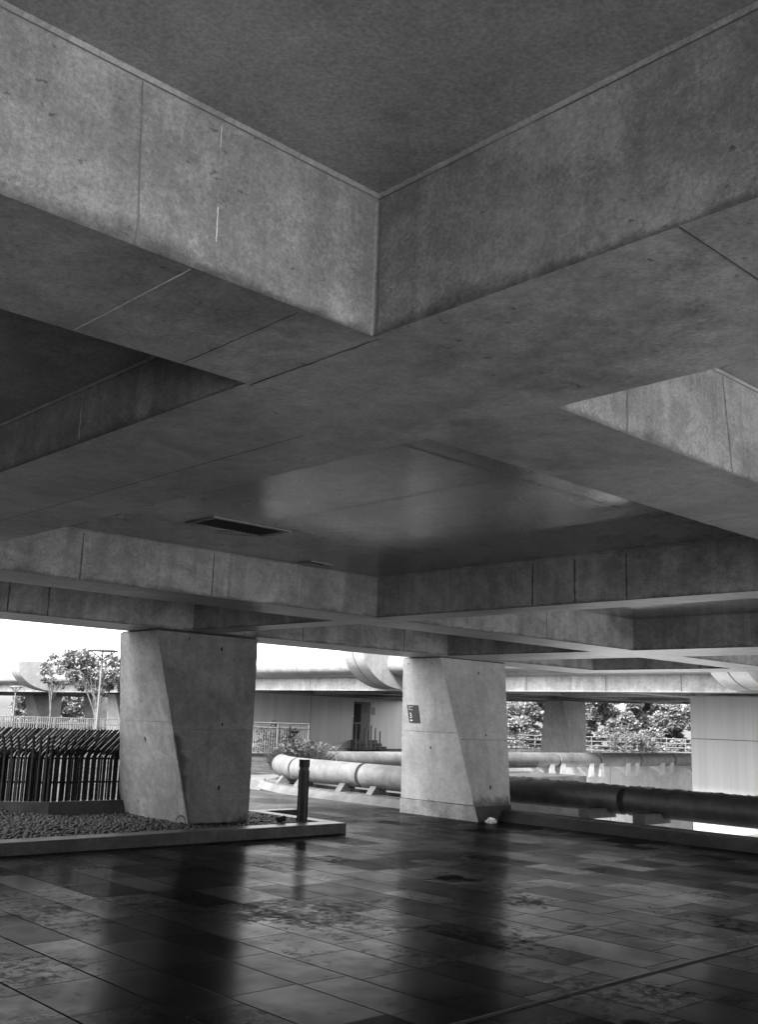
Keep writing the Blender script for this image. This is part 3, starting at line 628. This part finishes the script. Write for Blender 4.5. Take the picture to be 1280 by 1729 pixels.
mb = MB(); mb.boxst(19.2, 60, VT1, VT1+.3, -3.2, .34); rw = mb.build('retaining_wall', M['retaining']); tag(rw, 'plain concrete wall of the sunken court below the bracketed pipe', 'wall')
for sB in (30.9, 34.6):
    mb = MB(); mb.strip(W(sB, VT1, -3.1), W(sB, VT1, .3), wN(0, -1), .03, 0); mb.build('movement_joint', M['seam'], rw)
right = [(16.0, t) for t in np.arange(14.5, -18, -.5)]
rp = parapet(right, 'shade-darkened pipe shaped parapet running from the column to the edge', [4.1, 9.4, 12.8], 'pipe_dark', 'kerb_dark', .485, .25, kerb_side=-1, kerb_len=29, kerb_from=2.0, kh=.16, blocks=False)  # pipe and kerb of this run toned darker to stand for shade
for tB in (10.85, 9.75, 6.2, 5.1):
    mb = MB(); mb.boxst(15.3, 16.1, tB-.12, tB+.12, .17, .34); mb.build('support_block', M['kerb_dark'], rp)
for tB in (11.9, 10.8, 9.6, 8.6, 7.75, 7.0):
    mb = MB(); mb.strip(W(14.82, tB, .005), W(14.955, tB, .155), wN(-1, 0, .5), .012, 0, .004); mb.build('kerb_joint', M['seam'], rp)
# planting ledge inside the corner of the court
mb = MB(); mb.boxst(16.2, 29.2, 20.6, VT1-.01, -.5, .12); tag(mb.build('planting_ledge', M['kerb_light']), 'pale ledge inside the curve of the pipe parapet', 'ledge')
def leaves(mb, c, rad, n, size, shell=.35, mat=0):
    for k in range(n):
        d = Vector((random.gauss(0, 1), random.gauss(0, 1), random.gauss(0, 1))).normalized()*(random.uniform(shell, 1))
        p = Vector((c.x+d.x*rad[0], c.y+d.y*rad[1], c.z+d.z*rad[2])); a = Vector((random.gauss(0, 1), random.gauss(0, 1), random.gauss(0, 1))).normalized(); b = a.orthogonal().normalized()
        s = size*random.uniform(.5, 1.3); mb.quad([p-a*s, p+b*s*.55, p+a*s, p-b*s*.55], mat)
def tuft(p, h, r, n, label, mat='grass', group=None):
    mb = MB()
    for k in range(n):
        a = random.uniform(0, 6.28); d = r*math.sqrt(random.random()); b = p+Vector((math.cos(a)*d, math.sin(a)*d, 0))
        hh = h*random.uniform(.5, 1)*(1-.5*d/r); l = Vector((math.cos(a), math.sin(a), 0))*random.uniform(.2, .9)*hh
        e = Vector((random.uniform(-1, 1), random.uniform(-1, 1), 0)).normalized()*h*.013
        m = b+l*.35+Vector((0, 0, hh*.6)); mb.quad([b-e, b+e, m+e*.8, m-e*.8]); mb.quad([m-e*.8, m+e*.8, b+l+Vector((0, 0, hh))])
    leaves(mb, p+Vector((0, 0, h*.42)), (r*.95, r*.95, h*.4), n//2, h*.06, .15)
    o = mb.build('grass_tuft', M[mat]); return tag(o, label, 'grass tuft', group)
G = 'grass tufts round the pipe parapet'
tuft(at(506, 1276, 27)*1-Vector((0, 0, .36)), .98, .75, 1500, 'large feathery grass tuft hanging over the left end of the pipe', 'grass', G)
tuft(at(538, 1274, 31)-Vector((0, 0, .35)), .95, .75, 900, 'feathery grass tuft beyond the pipe, nearest the big tuft', 'grass', G)
tuft(W(26.0, 25.2, 0), .9, .6, 160, 'small grass tuft behind the pipe left of the door steps', 'leaf_dark', G)
tuft(W(34.5, 30.5, 0), .95, .9, 220, 'dark grass tuft beside the sign column, below the entrance posts', 'leaf_dark', G)
for (s, t, h, lb) in ((17.9, 19.6, .5, 'dark little plant on the ledge nearest the bollard'), (18.2, 18.0, .45, 'dark little plant in the middle of the ledge'), (18.0, 17.2, .4, 'dark little plant on the ledge farthest from the bollard')):
    tuft(W(s, t, .2), h, .35, 160, lb, 'leaf_dark', 'little plants on the ledge')
mb = MB(); mb.boxst(15.75, 20.5, 14.5, 20.59, -.5, .2); tag(mb.build('planter_bed', M['kerb_light']), 'pale planter behind the near curve of pipe', 'planter')

# ------------------------------------------------------------------ wing of the building across the court
def wing_s(t): return float(np.interp(t, [-30, 41, 66, 130], [29.6, 30.1, 36, 36.6]))
ts = list(np.arange(-30, 41, 6))+list(np.arange(41, 66, 2.5))+list(np.arange(66, 131, 6))
path = [(wing_s(t), t, (-1, 0)) for t in ts]
wing = empty('building_wing', W(30, 20, 0), 'long concrete wing with a round barrel fascia across the court', 'building')
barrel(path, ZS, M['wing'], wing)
mb = MB()                                                       # soffit with its own coffers' beams, and roof
for a, b in zip(path, path[1:]):
    mb.quad([W(a[0], a[1], ZS), W(b[0], b[1], ZS), W(b[0]+.8, b[1], ZS), W(a[0]+.8, a[1], ZS)])
    mb.quad([W(a[0]+.8, a[1], ZS), W(b[0]+.8, b[1], ZS), W(b[0]+.8, b[1], ZC), W(a[0]+.8, a[1], ZC)])
    mb.quad([W(a[0]+.8, a[1], ZC), W(b[0]+.8, b[1], ZC), W(b[0]+14, b[1], ZC), W(a[0]+14, a[1], ZC)])
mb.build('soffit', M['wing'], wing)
mb = MB()
for a, b in zip(path, path[1:]):
    mb.quad([W(a[0], a[1], 4.549), W(b[0], b[1], 4.549), W(b[0]+14, b[1], 4.5), W(a[0]+14, a[1], 4.5)])
    mb.quad([W(a[0]+14, a[1], ZS), W(b[0]+14, b[1], ZS), W(b[0]+14, b[1], 4.5), W(a[0]+14, a[1], 4.5)])
mb.build('roof', M['roof'], wing)
mb = MB()
for a, b in zip(path, path[1:]): mb.quad([W(a[0]-.2, a[1], 4.545), W(b[0]-.2, b[1], 4.545), W(b[0]-.2, b[1], 4.60), W(a[0]-.2, a[1], 4.60)])
mb.build('parapet_shadow_line', M['joint'], wing)  # dark strip painted in for the shadow gap along the parapet top
for tb in (-4, 2, 8, 13.5, 19.5, 25.5, 29.9, 36, 42, 60, 72, 84, 96, 106):
    mb = MB(); s0 = wing_s(tb); mb.boxst(s0+.81, s0+13.9, tb, tb+.9, ZS+.004, ZC-.002); mb.build('cross_beam', M['wing'], wing)
for ds in (4.5, 9.6):
    mb = MB()
    for a, b in zip(path, path[1:]): mb.hexa([W(a[0]+ds, a[1], ZS+.008), W(b[0]+ds, b[1], ZS+.008), W(b[0]+ds+.7, b[1], ZS+.008), W(a[0]+ds+.7, a[1], ZS+.008)], [W(a[0]+ds, a[1], ZC-.004), W(b[0]+ds, b[1], ZC-.004), W(b[0]+ds+.7, b[1], ZC-.004), W(a[0]+ds+.7, a[1], ZC-.004)])
    mb.build('long_beam', M['wing'], wing)
for tf, wd in ((30.4, 1.25), (14.3, 1.2), (74.9, 1.6), (52, 1.4)):            # fins wrapping the barrel
    s0 = wing_s(tf); mb = MB()
    k = 1.3 if tf > 50 else 1
    pr_ = [(s0+.06, 2.99)]+[(s0-(2.36*k)*math.sin(a), 4.42+.42*k-(1.42+.42*k)*math.cos(a)) for a in np.linspace(.03, math.pi/2, 18)]
    top = pr_[-1]; pr2 = pr_+[(top[0], top[1]+.12*k), (top[0]+.8*k, top[1]+.16*k), (s0+.06, top[1]+.16*k)]
    lo = [W(a, tf, z) for a, z in pr2]; hi = [W(a, tf+wd, z) for a, z in pr2]
    mb.hexa(lo, hi)
    for a, b in zip(pr_, pr_[1:]):
        m0, m1 = W(a[0], tf+wd*.52, a[1]), W(b[0], tf+wd*.52, b[1]); n = (m1-m0).cross(wN(0, 1)).normalized()
        if n.z > 0: n = -n
        mb.strip(m0, m1, n, .05, 1, .004)
    mb.build('fin', [M['fin'], M['seam']], wing, True)
for tj in (12, 17.4, 20.3, 23.8, 27.5, 36.5, 45):
    mb = MB(); s0 = wing_s(tj); mb.strip(W(s0, tj, 2.96), W(s0, tj, 3.49), wN(-1, 0), .03, 0, .004)
    prof = [(s0-u, z) for u, z in BP[1:-1]]
    for a, b in zip(prof, prof[1:]):
        m0, m1 = W(a[0], tj, a[1]), W(b[0], tj, b[1]); n = (m1-m0).cross(wN(0, 1)).normalized()
        if n.z > 0: n = -n
        mb.strip(m0, m1, n, .03, 0, .006)
    mb.build('panel_joint', M['seam'], wing)

def wall_panel(name, a, b, z0, z1, mat, label, th=.3):
    P, Q = W(*a, 0), W(*b, 0); L = (Q-P).length; n = (Q-P).cross(Vector((0, 0, 1))).normalized()
    mb = MB()
    def q4(p, q, z0, z1): return [Vector((p.x, p.y, z0)), Vector((q.x, q.y, z0)), Vector((q.x, q.y, z1)), Vector((p.x, p.y, z1))]
    mb.quad(q4(P, Q, z0, z1), 0, [(0, z0), (L, z0), (L, z1), (0, z1)])
    mb.quad(q4(Q-n*th, P-n*th, z0, z1), 0, [(0, z0), (L, z0), (L, z1), (0, z1)])
    for p in (P, Q): mb.quad(q4(p, p-n*th, z0, z1), 0, [(0, z0), (th, z0), (th, z1), (0, z1)])
    mb.quad([Vector((p.x, p.y, z1)) for p in (P, Q, Q-n*th, P-n*th)])
    return tag(mb.build(name, mat), label, 'wall')
rw2 = wall_panel('panel_wall', (33.3, 19.03), (33.3, -14), -3.2, ZS-.002, M['wallwhite'], 'pale ribbed panel wall standing in the sunken court', .3)
mb = MB(); mb.strip(W(33.3, 19.0, 1.455), W(33.3, -14, 1.455), wN(-1, 0), .03, 0, .003); mb.build('panel_joint', M['seam'], rw2)
TW = 45.4
gw = wall_panel('panel_wall', (29.0, TW), (50, TW), -.05, ZS-.002, M['wallrib'], 'grey ribbed wall with the entrance door under the far wing', .3)
if True:
    pl, nn = W(30, TW, 0), wN(0, -1)
    for x in (524,):
        p = hit(x, 1215, pl, nn); mb = MB(); mb.strip(Vector((p.x, p.y, 0)), Vector((p.x, p.y, 2.9)), nn, .03, 0, .003); mb.build('panel_joint', M['seam'], gw)
    def rect(x0, x1, z0, z1, out, name, mat, th=.04, par=None):
        a, b = hit(x0, 1215, pl, nn), hit(x1, 1215, pl, nn)
        mb = MB(); mb.box(Vector((a.x, a.y, z0))+nn*out, Vector((b.x-a.x, b.y-a.y, 0)), nn*-th, (0, 0, z1-z0)); return mb.build(name, mat, par or gw)
    dr_ = rect(597, 624.5, .4, 2.72, .03, 'door_recess', M['door']); rect(597, 608.5, .42, 2.6, .045, 'door_opening', M['hole'], .04, dr_)
    rect(597, 608.5, 1.42, 1.52, .06, 'door_rail', M['rail'], .04, dr_); rect(614, 621, 2.1, 2.4, .045, 'door_plate', M['sign'], .04, dr_)
    rect(626, 633, 1.98, 2.42, .012, 'notice_panel', M['rail_dark'], .012); rect(592, 596, 1.86, 1.93, .08, 'door_handle', M['white'], .08, dr_)
st = empty('entrance_steps', W(41.2, 44.3, 0), 'short flight of steps up to the entrance door', 'steps')
for k in range(3):
    mb = MB(); mb.boxst(40.6, 42.4, TW-1.3+.4*k, TW-.92+.4*k, 0, .17*(k+1)); mb.build('step', M['kerb'], st)
for k, (s, z) in enumerate(((39.38, 1.53), (39.71, 1.37), (40.04, 1.21), (40.37, 1.05), (40.77, 1.53), (41.11, 1.37), (41.45, 1.24), (41.84, 1.04))):
    mb = MB(); mb.tube([W(s, 43.5+(.6 if k > 3 else 0), 0), W(s, 43.5+(.6 if k > 3 else 0), z)], .045, 8); o = mb.build('entrance_post', M['rail'] if k < 4 else M['rail_dark'])
    side_ = 'pale row left of' if k < 4 else 'darker row right of'
    tag(o, f'{("tallest", "second tallest", "third tallest", "shortest")[k % 4]} post in the {side_} the entrance steps', 'post', 'posts flanking the entrance steps')

def railing(name, a, b, z0, z1, npost, rails, nbal, label, mat='rail', r=.02, br=.011):
    o = empty(name, a, label, 'railing'); d = b-a
    for k in range(npost):
        p = a+d*(k/(npost-1)); mb = MB(); mb.tube([p+Vector((0, 0, z0)), p+Vector((0, 0, z1))], r*1.1, 6); mb.build('post', M[mat], o)
    for z in rails:
        mb = MB(); mb.tube([a+Vector((0, 0, z)), b+Vector((0, 0, z))], r, 6); mb.build('rail', M[mat], o)
    if nbal:
        mb = MB()
        for k in range(nbal):
            p = a+d*((k+.5)/nbal); mb.tube([p+Vector((0, 0, rails[-1])), p+Vector((0, 0, rails[0]))], br, 5, 0, False)
        mb.build('baluster', M[mat], o)
    return o
railing('railing', W(22.5, 35.75, 0), W(29.5, 35.75, 0), 0, 1.42, 5, (1.42, 1.22, .14), 56, 'pale upright bar railing in front of the climbing shrub', 'rail', .025, .012)
mb = MB(); mb.boxst(22, 30, 36.0, 36.5, 0, .12); tag(mb.build('kerb', M['kerb_light']), 'pale kerb behind the upright bar railing', 'kerb')
railing('railing', at(840, 1268, 60)*1, at(1190, 1277, 60), .0, .95, 12, (.95, .7, .45, .2), 0, 'pale horizontal bar railing in front of the hedge trees', 'rail', .03)
ra, rb = at(-90, 1238, 66), at(330, 1240, 74); ra.z = rb.z = 0
railing('railing', ra, rb, 0, 1.1, 16, (1.1, .72, .34), 120, 'long pale railing behind the fence of black rods', 'rail', .028, .028)

# ------------------------------------------------------------------ planting
def tree(name, base, h_trunk, clumps, n, size, label, mat='leaf', r=.07, limbs=True, lean=(0, 0), group=None, cat='tree'):
    o = empty(name, base, label, cat, group); top = base+Vector((lean[0], lean[1], h_trunk))
    tr = MB(); tr.tube([base, base+(top-base)*.5+Vector((.04, 0, 0)), top], [r, r*.8, r*.5], 7)
    if limbs:
        for c, _ in clumps: tr.tube([base+(top-base)*random.uniform(.6, .95), (top+c)*.5+Vector((0, 0, .1)), c], [r*.4, r*.28, r*.12], 5)
    tr.build('trunk', M['bark'], o, True); cr = MB()
    for c, rr in clumps: leaves(cr, c, rr, n, size)
    cr.build('crown', M[mat], o); return o
Y = 52; b = at(82, 1222, Y); b.z = 0
tree('young_tree', b, 2.6, [(at(x, y, Y+random.uniform(-.5, .5)), (rr, rr, rr*.8)) for x, y, rr in ((90, 1110, .28), (78, 1122, .35), (99, 1120, .3), (72, 1135, .25), (84, 1136, .32), (101, 1133, .24), (76, 1148, .2), (92, 1150, .22), (113, 1152, .1), (106, 1160, .09))], 75, .085, 'slender young tree with a sparse crown behind the rod fence', 'leaf', .05)
Y = 50; b = at(158, 1232, Y); b.z = 0
tree('bushy_tree', b, 2.3, [(at(x, y, Y+random.uniform(-.8, .8)), (rr, rr, rr*.85)) for x, y, rr in ((118, 1108, .4), (140, 1106, .5), (112, 1122, .4), (132, 1126, .55), (158, 1118, .5), (185, 1116, .5), (205, 1120, .5), (150, 1136, .5), (122, 1140, .4), (176, 1138, .5), (200, 1140, .45), (158, 1154, .45), (138, 1158, .3), (182, 1158, .35), (166, 1168, .25), (206, 1160, .3))], 190, .10, 'dense bushy tree hiding behind the near street lamp', 'leaf', .07)
b = at(164, 1232, 49); b.z = 0; mb = MB(); mb.tube([b, b+Vector((.02, 0, 2.4))], .05, 7); tag(mb.build('tree_stake', M['bark'], None, True), 'wooden stake supporting the bushy tree', 'stake')
def hedge_tree(x, y0, y1, wpx, Yd, n, size, mat, label, nm='hedge_tree'):
    b = at(x, 1262, Yd); b.z = -.3; k = Yd/FOC; hz = 1213+(x-640)*.0349
    clumps = []
    for q in range(62):
        px, py = x+random.uniform(-.5, .5)*wpx, random.uniform(y0, y1+14); c = at(px, py, Yd+random.uniform(-1.5, 1.5)); rr = random.uniform(.5, 1.0)*max(.7, wpx*k*.18); clumps.append((c, (rr, rr, rr*.8)))
    return tree(nm, b, 2.2, clumps, n, size, label, mat, .12, False, (0, 0), 'trees beyond the court')
hedge_tree(880, 1175, 1262, 90, 76, 430, .115, 'leaf_pale', 'bright leafy tree between the sign column and the distant column')
hedge_tree(955, 1170, 1262, 70, 80, 300, .115, 'leaf', 'leafy tree mostly hidden behind the distant column')
hedge_tree(1030, 1175, 1258, 90, 78, 470, .12, 'leaf', 'dark leafy tree just right of the distant column')
hedge_tree(1105, 1175, 1258, 90, 80, 470, .12, 'leaf_pale', 'leafy tree above the feathery shrub')
hedge_tree(1180, 1175, 1262, 90, 78, 470, .12, 'leaf', 'leafy tree meeting the edge of the pale ribbed wall')
hedge_tree(60, 1168, 1222, 70, 140, 330, .2, 'leaf_pale', 'sunlit tree seen under the wing, left of the young tree stem')
hedge_tree(112, 1168, 1222, 60, 142, 330, .2, 'leaf_pale', 'sunlit tree seen under the wing, right of the young tree stem')
b = at(1085, 1270, 59); b.z = .2; o = empty('feathery_shrub', b, 'broad feathery shrub behind the horizontal bar railing', 'shrub'); sh = MB()
for q in range(26):
    c = at(1085+random.gauss(0, 26), random.uniform(1240, 1268), 59+random.uniform(-.6, .6)); rr = random.uniform(.3, .55); leaves(sh, c, (rr, rr, rr*.8), 130, .055, .1)
sh.build('foliage', M['leaf'], o); mb = MB()
for q in range(6): mb.tube([b, b+Vector((random.uniform(-1, 1), random.uniform(-.4, .4), 1.1))], .02, 5)
mb.build('stem', M['bark'], o)
sh = MB(); o = empty('climbing_shrub', W(26.6, 37, 0), 'dark shrub growing behind the upright bar railing', 'shrub')
for x, y, rr in ((440, 1262, .45), (452, 1250, .5), (462, 1240, .4), (472, 1256, .5), (484, 1244, .4), (492, 1236, .25), (463, 1222, .16), (486, 1264, .4), (446, 1238, .35), (500, 1233, .12)):
    leaves(sh, at(x, y, 45.5), (rr, rr, rr), 150, .075)
sh.build('foliage', M['leaf_dark'], o); mb = MB(); p = at(463, 1270, 45.5); mb.tube([Vector((p.x, p.y, 0)), at(463, 1235, 45.5)], .04, 6); mb.build('stem', M['bark'], o)

# ------------------------------------------------------------------ street lamps
def lamp(base, h, label, r=.05, R_=.68):
    o = empty('street_lamp', base, label, 'street lamp', 'disc topped street lamps'); up = Vector((0, 0, 1))
    mb = MB(); mb.tube([base, base+up*(h-.35)], [r*1.25, r*.8], 10); mb.build('pole', M['lamp'], o, True)
    for a in (.3, 1.87, 3.44, 5.0):
        d = Vector((math.cos(a), math.sin(a), 0)); mb = MB(); mb.tube([base+up*(h-.42), base+up*(h-.22)+d*R_*.35, base+up*(h-.03)+d*R_*.8], r*.45, 6); mb.build('arm', M['lamp'], o)
    mb = MB(); n = 28; c = base+up*h
    rim = [c+Vector((math.cos(q)*R_, math.sin(q)*R_, 0)) for q in np.linspace(0, 2*math.pi, n+1)[:-1]]; lo = [p-up*.03 for p in rim]; hi = [c+(p-c)*.55+up*.07 for p in rim]
    mb.hexa(lo, rim); mb.hexa([p+up*.001 for p in rim], hi); mb.build('disc_reflector', M['lamp'], o)
b = at(164, 1240, 45); b.z = 0; b.x = -12.0; lamp(b, 4.3, 'tall disc topped street lamp in front of the bushy tree')
b = at(20, 1230, 75); b.z = 0; lamp(b, 3.15, 'small far disc topped street lamp at the left edge', .06, .45)

# ------------------------------------------------------------------ things down in the sunken court, seen under the dark pipe
pl, nn = W(24, 0, 0), wN(-1, 0)
q = [hit(x, y, pl, nn) for x, y in ((918, 1357), (972, 1363), (972, 1376), (918, 1374))]
bs = empty('direction_sign', q[3], 'white direction board with a left arrow, glimpsed under the dark pipe', 'sign')
mb = MB(); mb.hexa(q, [p-nn*.04 for p in q]); mb.build('board', M['white'], bs)
for p in (q[2], q[3]):
    mb = MB(); mb.tube([Vector((p.x, p.y, -3.2)), p], .03, 6); mb.build('leg', M['steel'], bs)
ex, ey = q[1]-q[0], q[0]-q[3]; mb = MB(); ar = lambda u, v: q[3]+ex*u+ey*v+nn*.004
mb.quad([ar(.08, .4), ar(.15, .25), ar(.15, .55)]); mb.quad([ar(.15, .37), ar(.24, .37), ar(.24, .43), ar(.15, .43)]); mb.build('arrow', M['sign'], bs)
q = [hit(x, y, pl, nn) for x, y in ((866, 1352), (912, 1357), (912, 1374), (866, 1372))]
mb = MB(); mb.hexa(q, [p-nn*.3 for p in q]); mb.hexa([Vector((p.x, p.y, -3.2)) for p in (q[3], q[2], q[2]-nn*.3, q[3]-nn*.3)], [q[3], q[2], q[2]-nn*.3, q[3]-nn*.3])
tag(mb.build('planter_wall', M['kerb_light'], None), 'pale block wall in the sunken court beside the direction board', 'wall')
mb = MB(); mb.boxst(26, 27, -12, 13.6, -3.2, -.95); tag(mb.build('low_wall', M['roof'], None, False, .02), 'bright white low wall down in the sunken court', 'wall')

# ------------------------------------------------------------------ unseen walls added under the deck to block stray light
wall_panel('shade_wall', (-10.5, 10.5), (-10.5, -1.5), 0, ZS-.002, M['beam'], 'added light-blocking concrete wall under the deck beside the viewer')
wall_panel('shade_wall', (-3.0, -2.45), (-10.2, -2.45), 0, ZS-.002, M['beam'], 'added light-blocking concrete wall closing the deck behind the viewer')
wall_panel('shade_wall', (-10.2, 13.5), (-.4, 13.5), 0, ZS-.002, M['beam'], 'added light-blocking concrete wall under the outer beam, left of the rod fence')
wall_panel('shade_wall', (-10.85, 10.5), (-24, 10.5), 0, ZS-.002, M['beam'], 'added light-blocking concrete wall running along the outer beam')

for o in sc.objects:                                            # everything with a category is a thing of its own
    if o.get('category') and not o.get('kind'): o['kind'] = 'thing'
